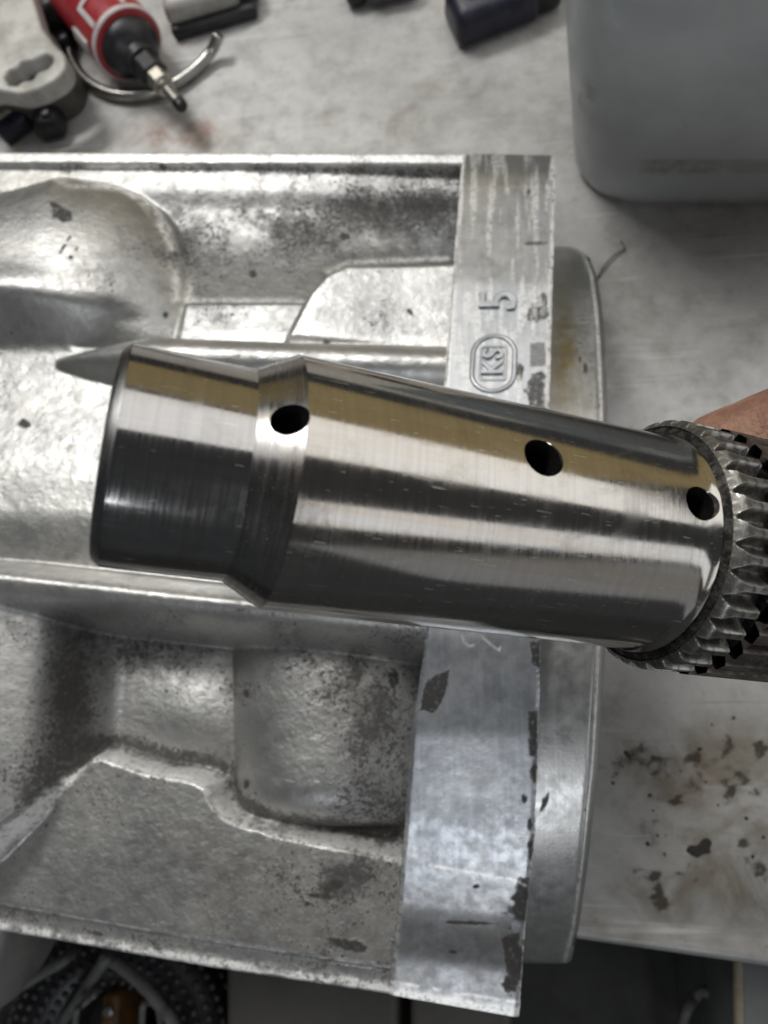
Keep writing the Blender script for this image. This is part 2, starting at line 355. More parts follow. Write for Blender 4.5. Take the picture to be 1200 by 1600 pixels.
grim = np.maximum(grim, .50*spots(bx, by, [(1085, 1225, 22, 26, 20), (1000, 1355, 16, 15, 0), (965, 1330, 8, 6, 0), (1050, 1308, 14, 9, 0), (965, 1195, 14, 26, 20), (1170, 1350, 9, 7, 0), (1195, 1372, 13, 9, 0), (1040, 1210, 14, 18, 0), (1130, 1415, 8, 6, 0), (928, 1440, 10, 8, 0)]))
grim = np.maximum(grim, .30*np.exp(-(((bx-330)/60)**2+((by-200)/40)**2)))
rust = np.exp(-(((bx-265)/60)**2+((by-212)/22)**2))+.5*np.exp(-(((bx-330)/40)**2+((by-205)/20)**2))+.35*np.exp(-(((bx-1085)/30)**2+((by-1225)/30)**2))
bench_v = np.stack([BX, BY, BZ], -1)
bench_me = grid_mesh('bench_top', bench_v, {'stain_sheen': stain_sheen, 'grime': grim, 'rust': rust}, skirt=lambda v: v*np.array([1, 1, 0])+np.array([0, 0, -.03]))
bench = tag(link('bench_top', bench_me, M_bench), kind='structure')
def flatq(name, pts, z, m):
    me = bpy.data.meshes.new(name); me.from_pydata([(x, y, z) for x, y in pts], [], [tuple(range(len(pts)))]); me.update(); return tag(link(name, me, m, smooth=False), kind='structure')
SZ = -.16
flatq('lower_shelf', [(-.8, -.7), (.8, -.7), (.8, .6), (-.8, .6)], SZ, M_shelf)

# ------------------------------------------------------------------ cast housing
ZL = .055
hous = thing('gearbox_housing', P(400, 800, 0), 'dirty grey cast aluminium gearbox housing with ribs and flange lying on the bench', 'housing')
HO = np.array(hous.location)
def loc(V): return V-HO
ZM = ZL+.010
def Q(px, py, zr):
    w_ = P(px, py, ZL+zr); w_ = np.array([w_[0], w_[1], ZM]); a, b_ = PJ(w_); return (float(a), float(b_))
def QL(lst, zr): return [Q(x, y, zr) for x, y in lst]
n1, n2 = 780, 430                            # rows down the picture, columns across
uu = np.linspace(0, 1, n2); vv = np.linspace(0, 1, n1)
top_px = -190+uu*(742+190); bot_px = -190+uu*(650+190)
topw = P(top_px, 238+3*uu, ZL); botw = P(bot_px, np.interp(bot_px, [-190, 0, 330, 660], [1418, 1455, 1513, 1562]), ZL)
WX = topw[None, :, 0]*(1-vv[:, None])+botw[None, :, 0]*vv[:, None]; WY = topw[None, :, 1]*(1-vv[:, None])+botw[None, :, 1]*vv[:, None]
qx, qy = PJ(np.stack([WX, WY, np.full(WX.shape, ZM)], -1))
nz = (fbm(qx/14, qy/14, 5)-.5); nzf = (fbm(qx/4, qy/4, 9, 3)-.5)
H = np.full(qx.shape, -.014)
H = H+(.0095+.010*ss(qy, 330, 520)-.003*ss(qx, 420, 720)+.0025*ss(qy, 300, 262))*(1-ss(qy, 535, 640))
def sd_of(lst, zr): return poly_sd(qx, qy, QL(lst, zr))
def rise(sd, wd, z, base):                    # rounded step
    t = np.clip(sd/wd, 0, 1); return np.where(sd > 0, base+(z-base)*np.sqrt(1-(1-t)**2), -1.0)
# dome on the left
dome_o = [(-260, 330), (-40, 318), (40, 298), (85, 284), (110, 289), (200, 293), (240, 318), (268, 360), (286, 410), (298, 462), (265, 500), (215, 520), (130, 520), (80, 505), (0, 490), (-260, 480)]
cyd = Q(60, 440, .024)[1]; dy_ = qy-cyd; etq = cyd-Q(100, 288, -.001)[1]; ebq = Q(20, 585, .006)[1]-cyd; cxd = Q(85, 432, .022)[0]; erq = Q(299, 440, -.002)[0]-cxd
edge_top = etq*np.interp(qx, [-200, 0, 60, 85, 130], [.75, .90, .98, 1.03, 1.0])
ee = (np.maximum(qx-cxd, 0)/erq)**2.5+(np.abs(np.where(dy_ < 0, dy_/edge_top, dy_/ebq)))**2.5; ee = np.clip(ee, 0, 9)**.4; ee = ee+.02*nz
dm = np.sqrt(np.clip(1-np.clip(ee, 0, 1)**2.2, 0, 1)); dl = .5+.5*np.cos(math.pi*np.clip(ee*.92, 0, 1)); wl_ = ss(dy_, 0, 40)*ss(qx, 260, 120); dm = dm*(1-wl_)+dl*wl_; H = smax(H, np.where(ee < 1, -.002+(.026-.007*ss(qx, 60, 280))*dm+.003*np.exp(-((dy_-8)/30)**2)*ss(qx, 150, 40), -1), .0012+.0065*ss(dy_, 0, 45))
sdd = (1-ee)*130
# shallow shelf and pad
sdb = sd_of([(282, 466), (520, 465), (520, 560), (262, 560)], .010); H = smax(H, rise(sdb, 12, .0105, .001))
sdp = sd_of([(436, 540), (448, 512), (478, 455), (506, 424), (540, 407), (760, 400), (760, 560)], .015); H = smax(H, rise(sdp, 14, .0150+.002*ss(qx, 640, 480), .002))
# raised middle
sdc = sd_of([(-260, 440), (60, 470), (110, 530), (760, 560), (760, 985), (400, 950), (-260, 885)], .014); H = smax(H, rise(sdc, 10, .0085+.006*ss(qy, 570, 760)-.004*ss(qy, 800, 890), -.004), .003)
# upper rib with its pointed end
ru = seg_d(qx, qy, QL([(62, 543), (140, 546), (760, 568)], .024)); rr = 41*np.clip((qx-Q(62, 541, .018)[0])/175, 0, 1)**.7; t = np.clip(ru/np.maximum(rr, 1e-3), 0, 1)
H = smax(H, np.where(t < 1, .0065+.0185*np.sqrt(1-t*t)*(rr/41)**.8, -1), .0015+.004*ss(qx, 260, 90))
# lower rib
rl_pts = QL([(-260, 888), (0, 904), (165, 922), (330, 940), (760, 982)], .028); rl = seg_d(qx, qy, rl_pts); t = np.clip(rl/np.where(qy > np.interp(qx, [p[0] for p in rl_pts], [p[1] for p in rl_pts]), 54, 38), 0, 1)
H = smax(H, np.where(t < 1, -.003+.034*(1-t**2)**.62, -1), .003)
# wall on the left below the rib, sloping into the pocket
lm = -.017+.030*(1-ss(qx+.06*(qy-1060)+3*nz, 62, 150))+.016*(1-ss(qx, -60, 110)); sdpl0 = sd_of([(-260, 1470), (0, 1325), (62, 1270), (140, 1178), (160, 1178), (760, 1300), (760, 1700), (-260, 1700)], .003); lm = lm-.03*ss(sdpl0, -8, 25); H = np.where(qy > 925, smax(H, lm, .003), H)
# pocket: faint swell, then the big half-round boss
H = np.where(qy > 940, H+.0030*np.exp(-(((qx-265)/95)**2+((qy-1110)/80)**2)), H)
bx_ = np.clip(np.abs(qx-Q(515, 1100, .0)[0])/172, 0, 1); bend = np.sqrt(np.clip(1-np.clip((qy-1225)/85, 0, 1)**2, 0, 1))
H = np.where((qy > 930) & (bx_ < 1), smax(H, -.016+.024*np.sqrt(1-bx_**2)*bend, .0008), H)
# lower plate with its ragged edge
pl_o = [(-260, 1470), (0, 1325), (30, 1300), (62, 1270), (100, 1222), (140, 1178), (160, 1178), (230, 1200), (300, 1212), (326, 1224), (340, 1256), (360, 1274), (430, 1297), (520, 1315), (760, 1362), (760, 1700), (-260, 1700)]
sdpl = sd_of(pl_o, .003)+5*nz+5*nzf; H = smax(H, rise(sdpl, 9, .0034, -.010)+0*qx, .0008)
lipc = seg_d(qx, qy, QL([(-260, 1375), (0, 1412), (330, 1470), (640, 1516), (760, 1534)], .002)); below = poly_sd(qx, qy, QL([(-260, 1375), (0, 1412), (330, 1470), (640, 1516), (760, 1534), (760, 1800), (-260, 1800)], .002))
H = np.where(below > -4, np.minimum(H, .0034-.0028*ss(below+3*nz, -2, 4)), H)
# lips at both borders
dtop = qy-(Q(400, 239, 0)[1]); H = np.where(dtop < 30, smax(np.where(dtop < 21+2*nz, .0010, -.02)-.0, H, .0006), H)
H = blur(H, 5)
H += .00022*nz+.00012*nzf+.00010*(fbm(qx/1.7, qy/1.7, 21, 2)-.5)
edge_t = np.clip(vv*n1/3, 0, 1)[:, None]; edge_b = np.clip((1-vv)*n1/4, 0, 1)[:, None]
H = H-.0012*(1-edge_t)**2-.0015*(1-edge_b)**2
V = np.stack([WX, WY, ZL+H], -1); px_, py_ = PJ(V)
# bright worn edges with painted highlights, grime, stains, black marks, painted shade
wear_hilite = 1.7*np.exp(-((sdpl-4)/6)**2)*(qx > -200)+.9*np.exp(-((dtop-10)/8)**2)+.95*np.exp(-(lipc/3.0)**2)
dbot = (1-vv)[:, None]*np.hypot(topw[:, 0]-botw[:, 0], topw[:, 1]-botw[:, 1])[None]/.00023
wear_hilite = np.maximum(wear_hilite, 1.2*np.exp(-((dbot-7)/9)**2)); wear_hilite = wear_hilite*(.55+.9*ss(fbm(px_/22, py_/22, 31), .32, .55))
wear_hilite += .75*np.exp(-(seg_d(px_, py_, [(86, 280), (108, 291), (200, 294), (240, 320), (266, 360)])/4.5)**2)+.45*np.exp(-(seg_d(px_, py_, [(266, 360), (286, 412), (299, 466)])/6)**2)  # lit edge of the dome painted as a pale line
wear_hilite += .55*np.exp(-(seg_d(px_, py_, [(512, 424), (545, 410), (700, 404)])/4)**2)+.55*np.exp(-(seg_d(px_, py_, [(290, 469), (470, 470)])/4)**2)+.5*np.exp(-(seg_d(px_, py_, [(225, 520), (700, 534)])/6)**2)+.4*np.exp(-(seg_d(px_, py_, [(0, 896), (170, 912), (340, 928)])/9)**2)  # pale lines on pad, shelf and ribs are painted highlights
wear_hilite += 1.1*np.exp(-((ee-.93)/.030)**2)*ss(dy_, 20, -10)*ss(qx, 20, 90)*ss(fbm(px_/16, py_/16, 33), .25, .5)  # more of the painted light along the dome edge
G = lambda cx, cy, rx, ry: np.exp(-(((px_-cx)/rx)**2+((py_-cy)/ry)**2))
grime = .10+.36*G(570, 330, 110, 60)+.40*G(665, 320, 60, 55)+.30*G(440, 390, 80, 60)+.26*G(300, 380, 50, 80)+.18*G(180, 430, 70, 70)
grime += .47*np.exp(-((sdpl+15)/15)**2)*(px_ > 20)*(1-.5*ss(px_, 150, 60))+.34*G(600, 1190, 60, 130)+.30*G(230, 1010, 110, 50)+.40*G(105, 1080, 42, 120)+.30*G(60, 1200, 70, 90)+.24*G(480, 1060, 150, 60)
grime += .26*ss(sdpl, 2, 10)*(.25+.60*ss(px_, 300, 560))*(below < 0)+.20*G(540, 1380, 70, 50)+.22*(below > 0)+.2*G(90, 865, 60, 14)-.20*G(440, 1160, 60, 80)+.10*(qy > 960)*ss(sdpl, 0, -8)
grime += .30*np.exp(-((dtop-24)/5)**2)+.35*np.exp(-((dtop-0)/5)**2)*ss(px_, 180, 300)
grime = grime+.12*ss(fbm(px_/40, py_/40, 41), .45, .7)
black = spots(px_, py_, [(98, 336, 17, 13, 35), (88, 322, 12, 5, 20), (40, 662, 9, 7, 0), (505, 1400, 26, 5, 3), (520, 1385, 20, 10, -20), (616, 1062, 9, 14, 0), (616, 1305, 9, 14, 0), (548, 1476, 36, 10, 12), (385, 1084, 6, 9, 0), (385, 1225, 5, 10, 0), (258, 493, 5, 6, 0), (393, 428, 7, 6, 20), (538, 370, 10, 7, 10), (480, 362, 5, 5, 0), (255, 262, 8, 6, 40), (511, 534, 7, 5, 0), (640, 487, 8, 4, 45), (18, 520, 3, 4, 0), (110, 402, 4, 4, 0), (150, 1458, 14, 5, 12), (245, 1485, 12, 6, 10), (52, 1450, 12, 5, 10), (480, 1412, 5, 4, 0), (285, 390, 3, 3, 0), (120, 388, 6, 2.5, -60), (108, 372, 9, 2, -55), (98, 388, 9, 2, -58)])
stain_sheen = .55*G(60, 285, 70, 22)+.65*G(110, 872, 55, 14)+.4*G(200, 400, 110, 90)+.5*ss(sdpl, 0, 30)*(below < 0)*ss(px_, 0, 500)+.5*G(590, 340, 60, 60)+.45*G(110, 1100, 50, 120)+.4*G(560, 1080, 90, 90)
dull_shade = .85*ss(sdd, 0, -8)*ss(qy, 255, 275)*ss(sdb, 2, -6)*ss(sdp, 2, -6)*(qy < 535)*ss(qx, 60, 110)*(.70+.45*ss(px_, 430, 640))+.55*ss(sdd, 5, 25)*ss(px_, 60, 290)+.15*(qy > 950)*ss(sdpl, 2, -6)+.75*G(105, 1070, 45, 130)+.08*ss(sdpl, 4, 14)+.35*G(30, 560, 120, 60)+.3*(below > 0)-.45*G(440, 1150, 60, 90)-.35*G(260, 1110, 70, 40)  # wall, dome side and pocket darkened as painted shade, boss lightened as highlight
dull_shade += .55*ss(sdb, 2, 12)*ss(sdp, 0, -6)*(qy < 530)+.38*ss(sdp, 10, 40)*(qy < 545)
bodym = grid_mesh('casting_body', loc(V), {'wear_hilite': np.clip(wear_hilite, 0, 2.0), 'grime': np.clip(grime*1.20-.02+.18*ss(fbm(px_/55, py_/55, 47), .4, .65), 0, .85), 'dull_shade': np.clip(dull_shade, 0, 1), 'black': np.clip(black, 0, 1), 'stain_sheen': np.clip(stain_sheen, 0, 1)}, skirt=lambda v: v*np.array([1, 1, 0])+np.array([0, 0, ZL-.009]), flip=True)
body = link('casting_body', bodym, M_cast, hous)
# lower half of the casting, carries it on the bench
lowpts = [P(-190, 300, ZL)[:2], P(700, 300, ZL)[:2], P(640, 1380, ZL)[:2], P(-190, 1250, ZL)[:2]]
lowme = prism('lower_casing', [tuple(p-HO[:2]) for p in rpoly(lowpts, .03)], 0.0, ZL-.024, bev=0)
link('lower_casing', lowme, M_cast, hous, sharp=40)
bosspts = P(np.array([30]), np.array([1440]), ZL-.03)[0]
bo = capped_lathe('drain_boss', [(-.10, .030), (.018, .030), (.030, .026), (.034, .019)], 48)
boo = link('drain_boss', bo, M_cast, hous); boo.location = Vector(loc(P(-60, 1425, .022))); boo.rotation_euler = (0, 0, math.radians(-12))

# ---- flange on the right of the housing
fy = [243, 252, 268, 300, 440, 640, 800, 1000, 1150, 1300, 1430, 1460, 1520, 1590]
fxl = [723, 722, 720, 718, 706, 691, 679, 665, 643, 632, 622, 619, 613, 607]
fxr = [868, 868, 868, 868, 864, 858, 852, 845, 841, 836, 823, 820, 816, 811]
fz = [.000, .005, .010, .0145, .0255, .0345, .037, .0345, .0285, .0190, .0080, .0068, .0056, .0022]
fdy = [-3, -2, 0, 0, 0, 0, 0, -3, -6, -12, -20, -22, -27, -36]        # the left border sits higher in the picture
na, nb = 620, 96
ty = np.linspace(243, 1590, na); aa = np.linspace(0, 1, nb)
from_ = lambda t, arr: np.interp(t, fy, arr)
zq = np.pad(from_(ty, fz), 60, mode='reflect', reflect_type='odd'); zf = blur(np.repeat(zq[:, None], 3, 1), 22)[60:-60, 1]
def flange_pt(t, a, dz=0):
    z = ZL+np.interp(t, ty, zf)+dz
    L_ = P(from_(t, fxl), t+from_(t, fdy), z); R_ = P(from_(t, fxr), t, z)
    return L_*(1-np.asarray(a)[..., None])+R_*np.asarray(a)[..., None]
TT, AA = np.meshgrid(ty, aa, indexing='ij'); FV = flange_pt(TT, AA)
fpx, fpy = PJ(FV); fn = fbm(fpx/12, fpy/12, 61)-.5; fnf = fbm(fpx/3, fpy/3, 63, 3)-.5
rag = np.abs(fbm(ty/7, ty*0+3, 71)-.5)
eb = np.exp(-(aa/.018)**2)[None]+np.exp(-((1-aa)/.018)**2)[None]
FV[..., 2] += .00006*fn+.00002*fnf-(.0005+.0016*rag)[:, None]*eb
FV[..., 0] += (.0005*(fbm(ty/11, ty*0, 73)-.5)[:, None])*eb
ll = seg_d(fpx, fpy, [(672, 1352), (740, 1364), (800, 1374), (822, 1384)])
fw = 1.6*np.exp(-((1-AA)/.035)**2)*(fpy < 660)+1.3*np.exp(-((AA)/.03)**2)*(fpy < 640)+.5*np.exp(-((AA-.02)/.02)**2)*ss(fpy, 1250, 1300)+.75*np.exp(-((1-AA)/.008)**2)+.9*np.exp(-(ll/2.2)**2)
fw += 1.1*np.exp(-((ty-1583)/9)**2)[:, None]+.7*np.exp(-((ty-1567)/3)**2)[:, None]*(fbm(fpx/30, fpy/30, 77) > .5)
fw += .16*(fpy > 290)*(fpy < 650)+.65*(fpy < 650)*ss(fbm(fpx/9, fpy/60, 79), .48, .66)  # upper half made paler to paint the light falling on it
fw += .8*np.exp(-(seg_d(fpx, fpy, [(722, 993), (726, 1004), (734, 1010), (740, 1008)])/1.6)**2)+.8*np.exp(-(seg_d(fpx, fpy, [(752, 994), (768, 1008), (780, 1016)])/1.6)**2)+.8*np.exp(-(seg_d(fpx, fpy, [(780, 1016), (782, 1010)])/1.5)**2)
fg = .02+.30*np.exp(-((fpx-(np.interp(fpy, fy, fxr)-25))/22)**2)*ss(fbm(fpx/20, fpy/45, 81), .42, .6)+.22*np.exp(-((AA-.06)/.05)**2)*(fpy > 980)+.16*ss(fpy, 1390, 1450)*(1-ss(fpy, 1470, 1530))+.06*ss(fpy, 1340, 1400)
fb = spots(fpx, fpy, [(842, 487, 19, 15, 0), (848, 470, 10, 12, 0), (812, 580, 6, 15, 0), (839, 610, 17, 22, 0), (845, 632, 18, 12, 0), (842, 588, 12, 8, 0), (835, 380, 18, 4, 0), (826, 300, 6, 6, 0),
                       (744, 1385, 7, 4, 0), (708, 1487, 7, 4, 0), (820, 1248, 4, 6, 0), (828, 1290, 4, 9, 0), (818, 1245, 3, 5, 0), (836, 1206, 8, 18, 0), (832, 1325, 8, 22, 0), (822, 1400, 20, 28, 10), (816, 1425, 20, 20, 0), (806, 1505, 16, 38, 0), (800, 1535, 14, 16, 20), (735, 1442, 40, 3, 2)], 5)
for pl in ([(654, 1112), (660, 1078), (668, 1060), (706, 1042), (698, 1082), (682, 1114)], [(824, 1110), (842, 1110), (841, 1190), (826, 1180)], [(826, 1000), (848, 1000), (846, 1040), (832, 1042)], [(782, 1465), (812, 1455), (810, 1530), (792, 1520)]):
    fb = np.maximum(fb, ss(poly_sd(fpx, fpy, pl)+6*fn+5*fnf, -1, 2))
fb = np.maximum(fb, .7*ss(poly_sd(fpx, fpy, [(828, 536), (852, 534), (854, 572), (828, 574)])+2*fn, -1, 2))
crk = 9+np.minimum(seg_d(fpx, fpy, [(640, 1268), (643, 1286), (650, 1300), (646, 1330)]), seg_d(fpx, fpy, [(664, 1255), (670, 1290), (680, 1330)])); fb = np.maximum(fb, .8*np.exp(-(crk/1.6)**2))
fs_ = .35*ss(fpy, 1330, 1480)+.2*fn
flm = grid_mesh('flange', loc(FV), {'wear_hilite': np.clip(fw, 0, 1.8), 'grime': np.clip(fg, 0, .6), 'black': np.clip(fb, 0, 1), 'stain_sheen': np.clip(fs_, 0, 1), 'dull_shade': np.clip(.7*ss(fpy, 1340, 1450)*(1-.6*ss(fpy, 1490, 1540))+.5*ss(fpy, 285, 262), 0, 1)}, skirt=lambda v: v*np.array([1, 1, 0])+np.array([0, 0, ZL-.028]), flip=True)  # both flange ends darkened to paint shade past crease and bevel
flange = link('flange', flm, M_flange, hous, sharp=60)
# ---- turned pilot ring beyond the flange
ry_ = np.array([384, 388, 398, 430, 480, 540, 640, 800, 1000, 1200, 1350, 1450, 1505])
rx_ = np.array([884, 905, 922, 935, 942, 947, 951, 954, 948, 936, 920, 906, 893])
rt = 945-560*np.cos(np.linspace(.012, math.pi-.012, 220)); zr = -.046+.074*np.sqrt(np.clip(1-((rt-945)/562)**2, 0, 1))
RV = np.zeros((len(rt), 44, 3)); bb = np.linspace(0, 1, 44)
for i, (t_, z_) in enumerate(zip(rt, zr)):
    a_ = P(np.interp(t_, fy, fxr)-14, t_, ZL+z_); b_ = P(np.interp(t_, ry_, rx_), t_, ZL+z_)
    for j, s_ in enumerate(bb):
        RV[i, j] = a_*(1-s_)+b_*s_; RV[i, j, 2] -= .0022*ss(s_, .90, 1.0)+.0007*np.exp(-((s_-.86)/.015)**2)
gx, gy = PJ(RV)
rg = .06+.34*np.exp(-((gx-(np.interp(gy, ry_, rx_)-18))/12)**2)*ss(fbm(gx/9, gy/30, 91), .4, .62)*(gy < 1350)+.15*(gy < 640)*ss(gx, 890, 930)
rb = spots(gx, gy, [(925, 400, 11, 12, 40), (899, 1470, 4, 14, 8), (850, 1255, 4, 18, 25), (906, 560, 4, 7, 0), (912, 500, 7, 3, 0), (914, 575, 5, 14, 0), (905, 535, 5, 4, 0)], 8)
ringm = grid_mesh('pilot_ring', loc(RV), {'grime': rg, 'black': rb, 'wear_hilite': .7*np.exp(-((gx-(np.interp(gy, ry_, rx_)-11))/3)**2), 'stain_sheen': 1.2*np.exp(-(((gx-882)/22)**2+((gy-545)/80)**2))}, skirt=lambda v: v-np.array([0, 0, .02]), flip=True)  # yellow-brown patch is a reflection painted into the colour
link('pilot_ring', ringm, M_ring, hous, sharp=60)
# ---- cast figure and maker's oval on the flange
def text_mesh(body_, size, ext, bev):
    c = bpy.data.curves.new('t', 'FONT'); c.body = body_; c.size = size; c.extrude = ext; c.bevel_depth = bev; c.bevel_resolution = 2; c.align_x = 'CENTER'; c.align_y = 'CENTER'; c.resolution_u = 5
    o = bpy.data.objects.new('t', c); COL.objects.link(o); bpy.context.view_layer.update()
    me = bpy.data.meshes.new_from_object(o.evaluated_get(bpy.context.evaluated_depsgraph_get())); bpy.data.objects.remove(o); return me
def on_flange(px, py):
    t = py
    a = (px-from_(t, fxl))/(from_(t, fxr)-from_(t, fxl)); p = flange_pt(np.array(t), np.array(a)); q1 = flange_pt(np.array(t-12.), np.array(a)); q2 = flange_pt(np.array(t), np.array(a-.05))
    up = Vector(q1-p).normalized(); lf = Vector(q2-p).normalized(); nrm = up.cross(lf).normalized(); lf = nrm.cross(up).normalized()
    m = Matrix.Identity(4)
    for i in range(3): m[i][0] = up[i]; m[i][1] = lf[i]; m[i][2] = nrm[i]; m[i][3] = p[i]-HO[i]
    return m
def relief(name, me, m, parent): 
    o = link(name, me, M_flange, parent); o.matrix_local = m; return o
me5 = text_mesh('5', .0182, .0010, .00034); relief('cast_numeral', me5, on_flange(782, 471), flange)
def stadium(hl, r, n=14):
    pts = []
    for s, a0 in ((1, -90), (-1, 90)):
        for k in range(n+1):
            a = math.radians(a0+180*k/n); pts.append((s*hl+r*math.cos(a), r*math.sin(a)))
    return pts
def ringtube(name, pts, r, h):
    """half-round closed bead along a flat outline"""
    n = len(pts); V = np.zeros((6, n, 3))
    for i in range(n):
        p = Vector(pts[i]); t = (Vector(pts[(i+1) % n])-Vector(pts[i-1])).normalized(); nn = Vector((t.y, -t.x))
        for j in range(6):
            q = math.pi*j/5; V[j, i] = (p.x+nn.x*r*math.cos(q), p.y+nn.y*r*math.cos(q), -.0003+h*math.sin(q))
    return grid_mesh(name, V, wrap=True)
mo = on_flange(772, 568)
relief('cast_oval_rim', ringtube('cast_oval_rim', stadium(.0042, .0071), .0010, .0011), mo, flange)
pan = ringtube('cast_panel_rim', rpoly([(-.0068, -.0042), (.0068, -.0042), (.0068, .0042), (-.0068, .0042)], .0012), .0006, .0007); relief('cast_panel_rim', pan, mo, flange)
meK = text_mesh('KS', .0098, .0009, .00028); relief('cast_letters', meK, mo @ Matrix.Translation((.0004, 0, 0)), flange)

# ------------------------------------------------------------------ steel shaft held above the housing (mm in its own frame)
mm = .001
p0 = CPOS+RW @ (np.array([-42.7265, 8.99967, -113.37534])*mm); ax = RW @ np.array([0.93897345, -0.14934892, -0.309877])
X_ = Vector(ax).normalized(); tocam = (Vector(CPOS)-(Vector(p0)+X_*.05)); Z_ = (tocam-X_*tocam.dot(X_)).normalized(); Y_ = Z_.cross(X_)
SM = Matrix.Identity(4)
for i in range(3): SM[i][0] = X_[i]; SM[i][1] = Y_[i]; SM[i][2] = Z_[i]; SM[i][3] = p0[i]
shaft = thing('output_shaft', None, 'shiny bored steel shaft with three oil holes and splined collar, held above the housing', 'shaft', mat=SM)
R1, R2, S1, S2, S3 = 17.32, 21.0, 19.9, 26.4, 99.0
def sect(pts): return [(x*mm, r*mm) for x, r in pts]
def dens(pts, step=.6):
    out = [pts[0]]
    for a, b in zip(pts[:-1], pts[1:]):
        n = max(1, int(math.hypot(b[0]-a[0], b[1]-a[1])/step))
        out += [(a[0]+(b[0]-a[0])*k/n, a[1]+(b[1]-a[1])*k/n) for k in range(1, n+1)]
    return out
def closed(outer, bore):
    pr = dens(outer, 2.5); pr = pr+[(outer[-1][0], bore), (outer[0][0], bore)]; return sect(pr+[pr[0]])
def lathe_closed(name, outer, bore, seg=192):
    pr = closed(outer, bore)[:-1]; n = len(pr); th = np.linspace(0, 2*math.pi, seg, endpoint=False); V = np.zeros((n, seg, 3)); a = np.array(pr)
    V[..., 0] = a[:, 0:1]; V[..., 1] = a[:, 1:2]*np.cos(th); V[..., 2] = a[:, 1:2]*np.sin(th); V = np.concatenate([V, V[:1]], 0)
    me = grid_mesh(name, V, wrap=True); bm = bmesh.new(); bm.from_mesh(me); bmesh.ops.remove_doubles(bm, verts=bm.verts, dist=1e-7); bmesh.ops.recalc_face_normals(bm, faces=bm.faces); bm.to_mesh(me); bm.free(); return me
def on_shaft(px, py, r):
    """(s, angle) where the ray through a pixel meets the cylinder of radius r"""
    inv = np.array(SM.inverted()); o = inv[:3, :3] @ CPOS+inv[:3, 3]; d = inv[:3, :3] @ (RW @ np.array([(px-600)/F, -(py-800)/F, -1.0]))
    a = d[1]**2+d[2]**2; b = 2*(o[1]*d[1]+o[2]*d[2]); c = o[1]**2+o[2]**2-r*r; t = (-b-math.sqrt(b*b-4*a*c))/(2*a); q = o+d*t; return q[0], math.atan2(q[2], q[1])
holes = [(454, 651, .0203, 2.55), (850, 714, .021, 3.35), (1096, 786, .021, 3.0)]
def drill(me, m_, name):
    o = link(name, me, m_, None)
    for (hx, hy, hr, rad) in holes:
        s_, an = on_shaft(hx, hy, hr)
        bm = bmesh.new(); bm.from_mesh(capped_lathe('c', sect([(-12, rad), (-.32, rad), (.35, rad+(.10 if hx < 600 else .36)), (3, rad+(.10 if hx < 600 else .36))]), 48)); bmesh.ops.remove_doubles(bm, verts=bm.verts, dist=3e-5); bmesh.ops.recalc_face_normals(bm, faces=bm.faces)
        rot = Vector((1, 0, 0)).rotation_difference(Vector((0, math.cos(an), math.sin(an)))).to_matrix().to_4x4()
        bm.transform(Matrix.Translation((s_, hr*math.cos(an), hr*math.sin(an))) @ rot); cme = bm_mesh('cut', bm); co = bpy.data.objects.new('cut', cme); COL.objects.link(co)
        md = o.modifiers.new('b', 'BOOLEAN'); md.object = co; md.operation = 'DIFFERENCE'; md.solver = 'EXACT'
    bpy.context.view_layer.update()
    me2 = bpy.data.meshes.new_from_object(o.evaluated_get(bpy.context.evaluated_depsgraph_get())); bpy.data.objects.remove(o)
    for c in [c for c in bpy.data.objects if c.name.startswith('cut')]: bpy.data.objects.remove(c)
    me2.materials.clear(); me2.materials.append(m_); me2.materials.append(M_oily_shade); hx_ = [on_shaft(a, b, c)+(r_*mm,) for a, b, c, r_ in holes]
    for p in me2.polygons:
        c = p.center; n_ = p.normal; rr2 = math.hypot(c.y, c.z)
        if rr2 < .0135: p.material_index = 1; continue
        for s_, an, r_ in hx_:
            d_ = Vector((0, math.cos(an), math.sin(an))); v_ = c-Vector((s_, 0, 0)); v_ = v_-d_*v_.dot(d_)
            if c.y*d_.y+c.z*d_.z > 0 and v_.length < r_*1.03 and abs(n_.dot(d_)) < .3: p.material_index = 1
    return me2
rim_me = lathe_closed('end_chamfer', [(0, 15.6), (.25, 16.3), (1.3, R1-.12), (1.6, R1)], 13.0); link('end_chamfer', rim_me, M_rim, shaft, sharp=25)
jr_me = lathe_closed('journal', [(1.6, R1), (10, R1), (S1-.5, R1), (S1, R1)], 13.0); link('journal', jr_me, M_journal, shaft, sharp=25)
sh_me = drill(lathe_closed('shoulder', [(S1, R1), (S1+.5, R1+.22), (S2-.5, R2-.35), (S2, R2)], 13.0), M_should, 'shoulder'); link('shoulder', sh_me, M_should, shaft, sharp=25)
ba_me = drill(lathe_closed('barrel', [(S2, R2), (60, R2), (S3-3.2, R2), (S3-2.2, R2+.06), (S3-1.3, R2+.28), (S3-.7, R2+.55), (S3-.3, R2+.6), (S3-.1, R2+.2), (S3, R2-.6)], 13.0, 256), M_barrel, 'barrel'); link('barrel', ba_me, M_barrel, shaft, sharp=25)
